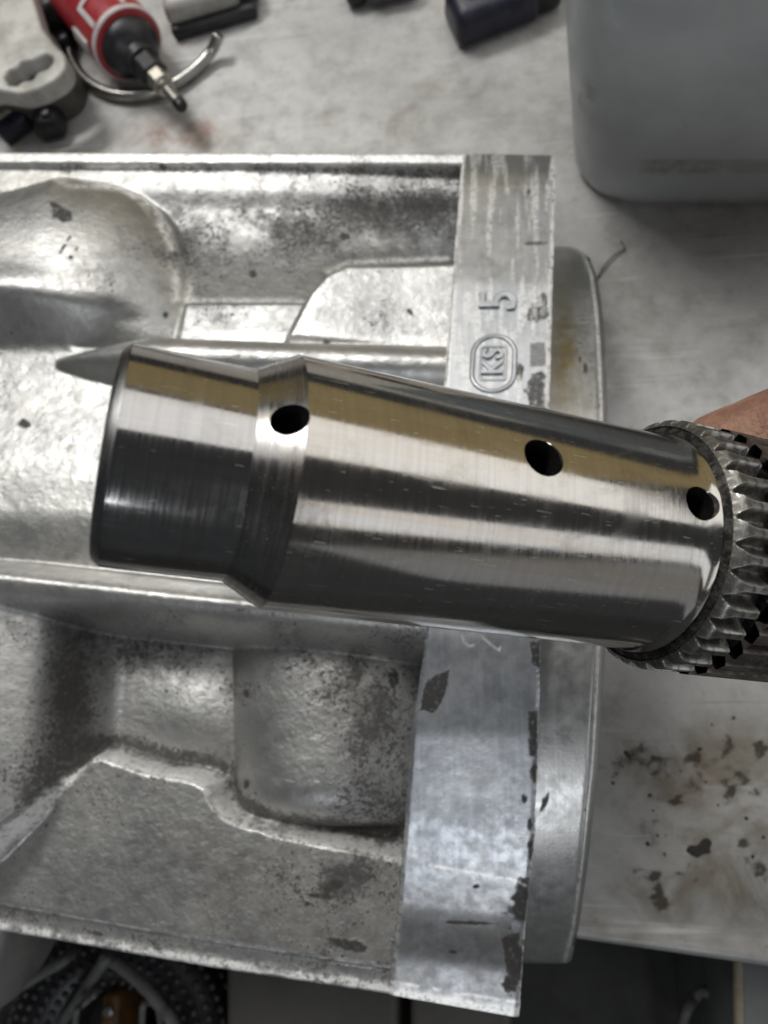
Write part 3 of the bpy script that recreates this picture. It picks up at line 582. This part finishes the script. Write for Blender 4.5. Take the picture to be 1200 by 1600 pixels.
# collar with hobbed tooth valleys
NT = 32
seg = NT*12; th = np.linspace(0, 2*math.pi, seg, endpoint=False)
prof = [(S3-.5, 20.2), (S3-.05, 21.2), (S3+.2, 21.6), (S3+.45, 22.2), (S3+.75, 22.9), (S3+1.1, 23.3), (S3+1.5, 22.6), (S3+2.0, 20.6), (S3+9.1, 20.6), (S3+11.2, 20.6), (S3+11.3, 22.0), (S3+75, 22.0), (S3+75, 10)]
prof = dens(prof, .5); CV = np.zeros((len(prof)+1, seg, 3)); pa = np.array([(S3-.5, 12.9)]+prof)
ph = (th*NT/(2*math.pi)) % 1; val = np.abs(ph-.5)*2                    # 0 in the middle of a valley
rr_ = pa[:, 1:2]+np.zeros((len(pa), seg))
tm = ss(pa[:, 0:1], S3+.9, S3+3.5)*(pa[:, 0:1] < S3+9.0)
rr_ += .16*(fbm(pa[:, 0:1]*2.2+0*th[None], np.cos(th)[None]*14+20+0*pa[:, 0:1], 101)-.5)*(pa[:, 0:1] < S3+2.4)*2*(pa[:, 0:1] > S3+.2)+.16*(fbm(pa[:, 0:1]*1.5+0*th[None], np.sin(th)[None]*11+20+0*pa[:, 0:1], 105)-.5)*(pa[:, 0:1] < S3+2.4)*(pa[:, 0:1] > S3+.2)*2
CV[..., 0] = pa[:, 0:1]*mm; CV[..., 1] = rr_*np.cos(th)*mm; CV[..., 2] = rr_*np.sin(th)*mm
collar = link('collar', grid_mesh('collar', CV, wrap=True), M_collar, shaft, sharp=50)
def tooth_mesh(name, s0, s1, rin, rout, w0, w1, front, back):
    """one tooth round angle 0: tapered flanks, its front end rounded down to the collar"""
    n, m_ = 12, 9; V = np.zeros((n, m_, 3))
    for i in range(n):
        f_ = i/(n-1); s_ = s0+(s1-s0)*f_
        k = math.sqrt(max(0, 1-(1-min(1, (s_-s0)/front))**2)) if front else 1
        kb = 1 if not back or f_ < .97 else .7
        wd = [-w0, -w0*.9, -w1*1.12, -w1*.9, 0, w1*.9, w1*1.12, w0*.9, w0]; hh = [0, .25, .86, 1, 1.0, 1, .86, .25, 0]
        for j in range(m_):
            r = rin+(rout-rin)*hh[j]*(.42+.58*k)*(kb if hh[j] > .5 else 1); wq = wd[j]*(.35+.65*k); a = wq/r
            V[i, j] = (s_*mm, r*math.cos(a)*mm, r*math.sin(a)*mm)
    me = grid_mesh(name, V); bm = bmesh.new(); bm.from_mesh(me); bmesh.ops.holes_fill(bm, edges=[e for e in bm.edges if e.is_boundary], sides=0); return bm_mesh(name, bm)
def sector_mesh():
    sv = np.concatenate([np.linspace(.55, 3.2, 22), np.linspace(3.4, 8.9, 20), [8.95, 8.96]]); qv = np.linspace(-1, 1, 33); A_, B_ = np.meshgrid(sv, qv, indexing='ij')
    q_ = np.abs(B_); prog = np.clip((A_-.80)/3.0, 0, 1); lw = 1-.70*np.sqrt(prog); dv = np.clip((q_-lw)/np.maximum(1-lw, 1e-4), 0, 1)
    land = 22.7+1.75*np.sqrt(ss(A_, .4, 2.2)); dep = 3.1*prog**.55*np.sin(dv*math.pi/2)**.75
    r = land-dep-.18*np.clip(1-(8.9-A_)/.25, 0, 1); r = np.where(A_ > 8.955, 20.4, r); th_ = B_*math.pi/NT
    V = np.stack([(S3+A_)*mm, r*np.cos(th_)*mm, r*np.sin(th_)*mm], -1)
    wr = np.exp(-((q_-lw)/.07)**2)*(prog > .02)+.8*np.exp(-((A_-8.8)/.15)**2)*(dv < .2)
    return grid_mesh('tooth', V, {'wear_hilite': wr})
t_me = sector_mesh(); s_me = tooth_mesh('spline', S3+11.35, S3+74, 21.4, 24.6, 2.2, 1.3, 0, False)
for me_ in (t_me, s_me): me_.polygons.foreach_set('use_smooth', np.ones(len(me_.polygons), bool)); me_.set_sharp_from_angle(angle=math.radians(28))
t_me.materials.append(M_tooth); s_me.materials.append(M_spline)
for i in range(NT):
    for nm, me_ in (('tooth', t_me), ('spline', s_me)):
        o = bpy.data.objects.new(nm, me_); COL.objects.link(o); o.parent = shaft; o.rotation_euler = (2*math.pi*i/NT, 0, 0)

# ------------------------------------------------------------------ hand that grips the splined end (mostly outside the frame)
def hand():
    bm_v = []; bm_e = []; rad = []
    def S(s, r, deg, dr=0):
        s = s+4; a = math.radians(deg); return SM @ Vector((s*mm, (r+dr)*math.cos(a)*mm, (r+dr)*math.sin(a)*mm))
    def add(p, r, prev=None):
        bm_v.append(tuple(p)); rad.append(r); i = len(bm_v)-1
        if prev is not None: bm_e.append((prev, i))
        return i
    # local angle 0 = toward picture top, 90 = toward the camera, -90 = underneath
    wrist = add(S(214, 64, -30), .026); palm = add(S(176, 44, -24), .023, wrist); root = palm
    fore = add(S(300, 112, -30), .032, wrist); add(S(420, 160, -28), .038, fore)
    for s_, fr, ln in ((166, .0092, 1.0), (183, .0097, 1.06), (200, .0092, 1.0), (215, .0082, .82)):
        k = add(S(s_, 38, -30), fr*1.42, palm)                          # knuckle pad
        a = add(S(s_+2, 36, -70), fr*1.08, k); b = add(S(s_+2, 34.5, -112), fr, a); c = add(S(s_+2, 33, -155), fr*.92, b); add(S(s_+2, 32, -182*ln**.2), fr*.80, c)
    t0 = add(S(144, 32.5, -22), .0135, palm); add(S(121, 34, -52), .0085, t0)     # ball of the thumb
    t1 = add(S(152, 37, 25), .0125, t0); t2 = add(S(148, 35.5, 58), .0112, t1); t3 = add(S(146, 34, 90), .0100, t2); add(S(145, 33, 112), .0085, t3)
    me = bpy.data.meshes.new('hand'); me.from_pydata(bm_v, bm_e, []); o = bpy.data.objects.new('person_hand', me); COL.objects.link(o)
    md = o.modifiers.new('s', 'SKIN'); md.use_smooth_shade = True
    for i, sv in enumerate(me.skin_vertices[0].data): sv.radius = (rad[i], rad[i]); sv.use_root = (i == root)
    o.modifiers.new('d', 'SUBSURF').levels = 2; o.modifiers['d'].render_levels = 2
    bpy.context.view_layer.update(); me2 = bpy.data.meshes.new_from_object(o.evaluated_get(bpy.context.evaluated_depsgraph_get())); bpy.data.objects.remove(o)
    h = link('person_hand', me2, M_skin); return h
hd = hand(); tag(hd, 'bare hand gripping the splined end of the steel shaft', 'hand')

# ------------------------------------------------------------------ grey plastic container
zc0 = .0
cb = [P(886, 322, 0)[:2], P(1330, 328, 0)[:2]]; cw = cb[1]-cb[0]; cdir = cw/np.linalg.norm(cw); cnor = np.array([-cdir[1], cdir[0]])
base = [tuple(cb[0]), tuple(cb[0]+cdir*.165), tuple(cb[0]+cdir*.165+cnor*.11), tuple(cb[0]+cnor*.11)]
bp = np.array(rpoly(base, .036, 10)); cen = bp.mean(0)
lev = [(0.0, .955), (.0015, .978), (.004, .992), (.008, 1.0), (.03, 1.035), (.07, 1.10), (.115, 1.16), (.1155, 1.18), (.121, 1.18), (.121, 1.145), (.02, 1.0)]
lev = dens([(a*1000, b*1000) for a, b in lev], 3.0); lev = [(a/1000, b/1000) for a, b in lev]
JV = np.zeros((len(lev)+2, len(bp), 3))
for i, (z_, s_) in enumerate(lev): JV[i+1, :, :2] = cen+(bp-cen)*s_; JV[i+1, :, 2] = z_
JV[0, :, :2] = cen; JV[-1, :, :2] = cen; JV[-1, :, 2] = .018
jx, jy = PJ(JV); jg = .55*spots(jx, jy, [(911, 148, 9, 18, 15), (1015, 262, 15, 15, 0), (1150, 305, 14, 5, 0), (1185, 190, 12, 40, 10)], 12)+.35*np.exp(-((JV[..., 2]-.003)/.004)**2)
jt = thing('plastic_tub', (cen[0], cen[1], 0), 'grey plastic tub with rounded corners standing on the bench', 'tub')
mk, nt_, b_n = mat('grey_tub_plastic', (.4, .4, .4), .4); k = NB(nt_); v_ = k.coord()
cl = k.mix(k.ramp(k.noise(v_, 22, 5, .6), .35, .65), (.46, .49, .50), (.39, .42, .43)); cl = k.mix(k.ramp(k.noise(k.coord(scale=(60, 60, 500), rot=(.3, .2, 0)), 1, 5, .6), .60, .78, 0, .4), cl, (.52, .54, .54))
cl = k.mix(k.ramp(k.noise(v_, 90, 7, .72), .60, .78, 0, .5), cl, (.16, .145, .12)); cl = k.mix(k.math('MULTIPLY', k.attr('grime'), k.ramp(k.noise(v_, 120, 5, .7), .3, .6), True), cl, (.13, .10, .07))
k.L.new(cl, b_n.inputs['Base Color']); k.L.new(k.ramp(k.noise(v_, 60, 5, .6), .3, .7, .32, .55), b_n.inputs['Roughness']); k.L.new(k.bump(k.noise(v_, 400, 4, .6), .12, .0004), b_n.inputs['Normal'])
link('tub_wall', grid_mesh('tub_wall', JV-np.array([cen[0], cen[1], 0]), {'grime': jg}, wrap=True), mk, jt, sharp=50)

# ------------------------------------------------------------------ red air grinder
def axis_matrix(p, fwd):
    f_ = Vector(fwd).normalized(); s_ = Vector((0, 0, 1)).cross(f_).normalized(); u_ = f_.cross(s_); m = Matrix.Identity(4)
    for i in range(3): m[i][0] = f_[i]; m[i][1] = s_[i]; m[i][2] = u_[i]; m[i][3] = p[i]
    return m
gz = .0195; gA = PV(203, 72, gz); gB = PV(286, 172, gz-.004); gl = (gB-gA).length
gm = axis_matrix(gA, Vector((gB.x-gA.x, gB.y-gA.y, 0)))
gr = thing('air_grinder', None, 'red air die grinder with black nose and small collet lying on the bench', 'air tool', mat=gm)
link('grip_body', capped_lathe('grip_body', [(-.15, .016), (-.148, .0185), (-.02, .0190), (-.006, .0193), (-.001, .0188), (0, .0170)], 48), M_red, gr, sharp=35)
link('front_band', capped_lathe('front_band', [(-.0040, .01945), (-.0036, .0197), (-.0012, .0194), (-.0009, .0190)], 48), M_white, gr, sharp=35)
nose = link('nose', capped_lathe('nose', [(-.002, .0160), (.003, .0158), (.006, .0145), (.009, .0115), (.011, .0090), (.016, .0086), (.0165, .0070)], 40), M_black, gr, sharp=35)
def hexnut(name, x0, x1, r):
    bm = bmesh.new(); bmesh.ops.create_cone(bm, cap_ends=True, segments=6, radius1=r, radius2=r, depth=x1-x0)
    bmesh.ops.bevel(bm, geom=list(bm.edges), offset=r*.08, segments=1, affect='EDGES'); bm.transform(Matrix.Translation(((x0+x1)/2, 0, 0)) @ Matrix.Rotation(math.pi/2, 4, 'Y')); return bm_mesh(name, bm)
k_ = gl/.0385
link('lock_nut', hexnut('lock_nut', .0155, .0205*k_, .0078), M_black, gr, smooth=False)
link('collet_nut', hexnut('collet_nut', .0200*k_, .0265*k_, .0062), M_brass, gr, smooth=False)
link('bit_shank', capped_lathe('bit_shank', [(.026*k_, .0042), (.029*k_, .0045), (.0295*k_, .0030), (.0325*k_, .0030), (.033*k_, .0037), (.0375*k_, .0037), (.0376*k_, .0028)], 24), M_chrome, gr, sharp=35)
link('bit_tip', capped_lathe('bit_tip', [(.0375*k_, .0034), (.0385*k_, .0036), (.0402*k_, .0032), (.041*k_, .002)], 24), M_black, gr, sharp=35)
def patch(name, x0, x1, a0, a1, r):
    a = np.radians(np.linspace(a0, a1, 14)); x = np.linspace(x0, x1, 4); V = np.zeros((4, 14, 3)); V[..., 0] = x[:, None]; V[..., 1] = r*np.cos(a); V[..., 2] = r*np.sin(a); return grid_mesh(name, V)
for (x0, x1, a0, a1) in ((-.020, -.0045, 118, 127), (-.0225, -.0195, 60, 127), (-.020, -.0045, 58, 66), (-.040, -.026, 96, 104), (-.040, -.0375, 70, 104), (-.0285, -.026, 70, 104)):
    link('printed_line', patch('printed_line', x0, x1, a0, a1, .0196), M_white, gr)
lv = rbox('oval_badge', .016, .0075, .0025, .0012); lvo = link('oval_badge', lv, M_bracket, gr); lvo.matrix_local = Matrix.Rotation(math.radians(75), 4, 'X') @ Matrix.Translation((-.017, 0, .0182))

# bent steel ring under the grinder
tag(link('bent_hook', tube('bent_hook', [PV(108, 60, .004), PV(112, 92, .004), PV(135, 125, .004), PV(175, 146, .004), PV(225, 148, .004), PV(270, 132, .004), PV(308, 105, .004), PV(330, 80, .006), PV(342, 55, .012)], .0030, 12), M_chrome), 'bent round steel hook curving under the red air grinder', 'hook')
# pale bracket with a slotted hole
br_o = [(-70, -60), (38, -60), (52, 0), (66, 45), (84, 68), (101, 84), (103, 104), (90, 122), (62, 138), (32, 147), (-10, 140), (-70, 150)]
br_h = [(6, 120), (12, 110), (26, 106), (32, 96), (48, 94), (70, 84), (81, 88), (82, 97), (74, 106), (58, 112), (50, 124), (36, 125), (26, 133), (12, 132)]
zb = .034
bro = thing('bracket_casting', P(20, 80, 0), 'pale aluminium bracket with a ragged slot beside the red grinder', 'bracket'); bo_ = np.array(bro.location)[:2]
brm = prism('bracket_plate', [tuple(np.array(p)-bo_) for p in rpoly(wxy(br_o, zb), .003, 3)], zb-.010, zb, hole=[tuple(np.array(p)-bo_) for p in rpoly(wxy(br_h, zb), .001, 2)], bev=.0016, seg=3)
link('bracket_plate', brm, M_bracket, bro, sharp=40)
br_f = [(-70, -40), (30, -40), (60, 40), (100, 80), (122, 118), (112, 150), (80, 168), (40, 172), (-70, 172)]
link('bracket_foot', prism('bracket_foot', [tuple(np.array(p)-bo_) for p in rpoly(wxy(br_f, .012), .005, 4)], 0, zb-.0095, bev=.003, seg=3), rough_mat('dark_bracket_casting', (.12, .115, .10), (.08, .078, .07), .6, metal=.2), bro, sharp=40)

def lump(name, px, py, sx, sy, sz, rz, m_, label, cat, group=None, z=0.0, bev=.003, taper=.92, parts=()):
    t_ = thing(name, P(px, py, z), label, cat, group); t_.rotation_euler = (0, 0, math.radians(rz))
    link('housing', rbox('housing', sx, sy, sz, bev, 3, taper), m_, t_, sharp=50)
    for (nm, x, y, z_, a, b, c, bv, mm_) in parts:
        o = link(nm, rbox(nm, a, b, c, bv, 2), mm_, t_, sharp=50); o.location = (x, y, z_)
    return t_
# dark plugs and clutter at the back
lump('cable_plug', 768, 30, .047, .028, .020, 18, M_navy, 'dark navy cable plug with stepped end lying beside the grey tub', 'plug', bev=.0055,
     parts=[('collar', .0265, .003, .001, .017, .0285, .0185, .003, M_black), ('latch', -.004, .0, .0185, .018, .009, .003, .001, M_navy), ('strain_relief', .042, .007, .002, .020, .016, .013, .004, M_black)])
lump('hose_coupler', 615, -6, .030, .014, .016, 4, rough_mat('grey_coupler_plastic', (.10, .105, .11), (.07, .07, .075), .5), 'mid grey coupler lying left of the navy cable plug', 'coupler', bev=.005, parts=[('collar', -.02, .001, 0, .012, .012, .012, .004, M_black)])
lump('relay_block', 88, 40, .022, .036, .024, 28, M_black, 'black block wedged between the pale bracket and the red grinder', 'block', bev=.003, parts=[('lug', .0, -.0225, .001, .010, .010, .010, .002, M_black)])
lump('metal_clamp', 320, 14, .044, .015, .013, 10, M_bracket, 'whitish metal clamp lying behind the red grinder', 'clamp', z=.006, bev=.004, parts=[('clamp_shade_base', .004, -.003, -.006, .050, .016, .0075, .002, M_black), ('pivot', .026, .004, -.005, .013, .016, .017, .005, rough_mat('grey_pivot', (.16, .16, .15), (.09, .09, .085), .5))])  # black slab under the clamp takes the place of its shadow
lump('black_connector', 88, 204, .017, .016, .013, 10, M_black, 'glossy black connector under the pale bracket, next to the housing', 'connector', bev=.004, parts=[('button', .002, -.001, .012, .006, .006, .003, .0014, M_navy)])
lump('navy_connector', 30, 206, .020, .013, .011, 35, M_navy, 'navy blue connector with grey strip under the pale bracket', 'connector', bev=.003, parts=[('strip', .0, .003, .0105, .018, .003, .0015, .0005, M_bracket)])
# thread and crumbs on the bench
tag(link('loose_thread', tube('loose_thread', [PV(934, 434, .001), PV(941, 420, .0014), PV(953, 405, .0016), PV(965, 395, .0012), PV(976, 388, .001), PV(970, 376, .0008)], .00042, 6), M_wire), 'thin grey thread curling off the bench beside the pilot ring', 'thread')
def crumb(px, py, sx, sy, rz, m_, label):
    bm = bmesh.new(); bmesh.ops.create_icosphere(bm, subdivisions=2, radius=1)
    for v in bm.verts: v.co *= 1+.35*(random.random()-.5); v.co = Vector((v.co.x*sx, v.co.y*sy, max(v.co.z, -.4)*min(sx, sy)*.35))
    o = link('dirt_crumb', bm_mesh('dirt_crumb', bm), m_); o.location = PV(px, py, min(sx, sy)*.2); o.rotation_euler = (0, 0, math.radians(rz)); return tag(o, label, 'crumb', 'dirt crumbs on the bench')
co_ = [(1072, 1330), (1078, 1321), (1090, 1322), (1098, 1312), (1106, 1309), (1113, 1316), (1109, 1327), (1112, 1333), (1098, 1335), (1090, 1341), (1080, 1336)]
cw_ = PV(1092, 1326, 0); tag(link('dirt_crumb', prism('dirt_crumb', [(x-cw_.x, y-cw_.y) for x, y in rpoly(wxy(co_, .0005), .0006, 2)], 0, .0009, bev=.0003), M_crumb, sharp=50), 'largest black flake of dirt lying on the bench below the splined collar', 'crumb', 'dirt crumbs on the bench').location = (cw_.x, cw_.y, -.0003)
random.seed(5)
for _ in range(26):
    a, b_ = random.gauss(1070, 75), random.gauss(1260, 70)
    if 955 < a < 1195 and 1120 < b_ < 1440: crumb(a, b_, random.uniform(.0004, .0010), random.uniform(.0004, .0008), random.uniform(0, 180), random.choice((M_crumb, M_dirtcrumb)), 'tiny dirt crumb scattered on the bench right of the pilot ring')

# ------------------------------------------------------------------ things on the shelf under the bench edge
# dimpled black roller
zr_ = -.085; rc = PV(168, 1650, zr_)
rol = thing('dimpled_ring', (rc.x, rc.y, SZ), 'black dimpled rubber ring lying on the shelf under the housing lip', 'rubber ring')
MJ, MN = .046, .020
tv = np.zeros((25, 72, 3)); ta = np.linspace(0, 2*math.pi, 72, endpoint=False)
for i_, b_ in enumerate(np.linspace(0, 2*math.pi, 25)):
    rq = MJ+MN*math.cos(b_); tv[i_, :, 0] = rq*np.cos(ta); tv[i_, :, 1] = rq*np.sin(ta); tv[i_, :, 2] = (zr_-SZ)*.5+(zr_-SZ)*.5*np.sign(math.sin(b_))*abs(math.sin(b_))**.5
link('ring_core', grid_mesh('ring_core', tv, wrap=True), M_black, rol, sharp=70)
bm = bmesh.new()
for jj, b_ in enumerate(np.linspace(.12, math.pi-.5, 9)):
    rq = MJ+MN*math.cos(b_); n_ = int(2*math.pi*rq/.0056); zz = (zr_-SZ)*.5+(zr_-SZ)*.5*abs(math.sin(b_))**.5
    for i_ in range(n_):
        a = 2*math.pi*(i_+.5*(jj % 2))/n_; bmesh.ops.create_icosphere(bm, subdivisions=1, radius=1, matrix=Matrix.Translation((rq*math.cos(a), rq*math.sin(a), zz)) @ Matrix.Scale(.0020, 4))
link('dimples', bm_mesh('dimples', bm), rough_mat('dark_rubber', (.07, .07, .071), (.045, .045, .045), .4), rol)['kind'] = 'stuff'
def cable(pts, r, m_, label, z=-.06):
    return tag(link('cable', tube('cable', [PV(x, y, z+dz) for x, y, dz in pts], r, 10), m_), label, 'cable', 'cables under the bench')
cable([(30, 1700, -.09), (150, 1520, 0), (170, 1500, 0), (215, 1532, .0), (250, 1572, 0), (275, 1610, -.01), (300, 1700, -.09)], .0030, M_wire, 'thick pale grey cable arching over the dimpled ring')
cable([(-60, 1640, -.09), (-20, 1590, 0), (15, 1552, 0), (65, 1520, 0), (110, 1490, 0), (150, 1430, -.08)], .0030, M_wire, 'short pale grey cable left of the dimpled ring')
cable([(110, 1720, -.09), (118, 1595, .0), (124, 1575, .0), (140, 1560, 0), (150, 1545, 0), (160, 1480, -.09)], .0016, M_wire, 'thin grey cable beside the orange terminal', -.065)
cable([(225, 1720, -.09), (222, 1590, 0), (230, 1568, 0), (248, 1580, -.005), (262, 1720, -.09)], .0016, M_wire, 'thin grey cable looped over the ring edge', -.063)
pc = PV(172, 1590, -.09); ot = thing('orange_terminal', (pc.x, pc.y, SZ), 'orange brown terminal block among the cables under the bench', 'terminal')
link('block', rbox('block', .013, .030, .072, .003, 2, .8), M_orange, ot, sharp=50); o = link('screw', capped_lathe('screw', [(-.002, .003), (.002, .003), (.003, .002)], 16), M_chrome, ot, sharp=40); o.rotation_euler = (0, -math.pi/2, 0); o.location = (0, .004, .072)
pc = PV(80, 1640, -.10); bb_ = thing('black_case', (pc.x, pc.y, SZ), 'black rounded case on the shelf behind the cables', 'case'); link('case_body', rbox('case_body', .09, .06, .045, .012, 4), M_black, bb_, sharp=50); link('case_lid', rbox('case_lid', .08, .05, .006, .003, 2), M_black, bb_, sharp=50).location = (0, 0, .0445)
# grey drawer fronts and bin
for (x0, x1, lab) in ((352, 622, 'grey brown enamel drawer box under the housing, next to the dimpled ring'), (640, 800, 'grey brown enamel drawer box under the flange corner')):
    zt = -.07; a = P(x0, 1480, zt); b_ = P(x1, 1480, zt); c = P(x1, 1760, zt); d = P(x0, 1760, zt)
    cc = (a+c)/2; t_ = thing('drawer_box', (cc[0], cc[1], SZ), lab, 'drawer', 'drawer boxes under the bench')
    link('box_body', prism('box_body', [tuple(p[:2]-cc[:2]) for p in (d, c, b_, a)], 0, zt-SZ, bev=.004, seg=3), M_drawer, t_, sharp=40)
    h_ = link('handle', tube('handle', [(-.02, 0, 0), (-.015, 0, .012), (.015, 0, .012), (.02, 0, 0)], .002, 8), M_chrome, t_); h_.location = (0, -.02, zt-SZ-.001)
zt = -.05; a = P(1152, 1480, zt); b_ = P(1330, 1480, zt); c = P(1330, 1760, zt); d = P(1158, 1760, zt); cc = (a+c)/2
t_ = thing('grey_bin', (cc[0], cc[1], SZ), 'light grey metal bin with beige edge under the bench front', 'bin')
link('bin_body', prism('bin_body', [tuple(p[:2]-cc[:2]) for p in (d, c, b_, a)], 0, zt-SZ, bev=.003, seg=3), rough_mat('light_grey_enamel', (.20, .21, .21), (.16, .165, .165), .45, sc=30), t_, sharp=40)
link('edge_trim', tube('edge_trim', [tuple(np.array([*(a[:2]-cc[:2]), zt-SZ])), tuple(np.array([*((a+d)[:2]/2-cc[:2]), zt-SZ])), tuple(np.array([*(d[:2]-cc[:2]), zt-SZ]))], .0022, 8), M_beige, t_)
cable([(1040, 1700, -.05), (1068, 1592, 0), (1085, 1560, 0), (1098, 1549, 0), (1115, 1558, 0), (1138, 1600, -.005), (1150, 1700, -.05)], .0026, M_wire, 'dark grey cable looping beside the light grey bin', -.10)
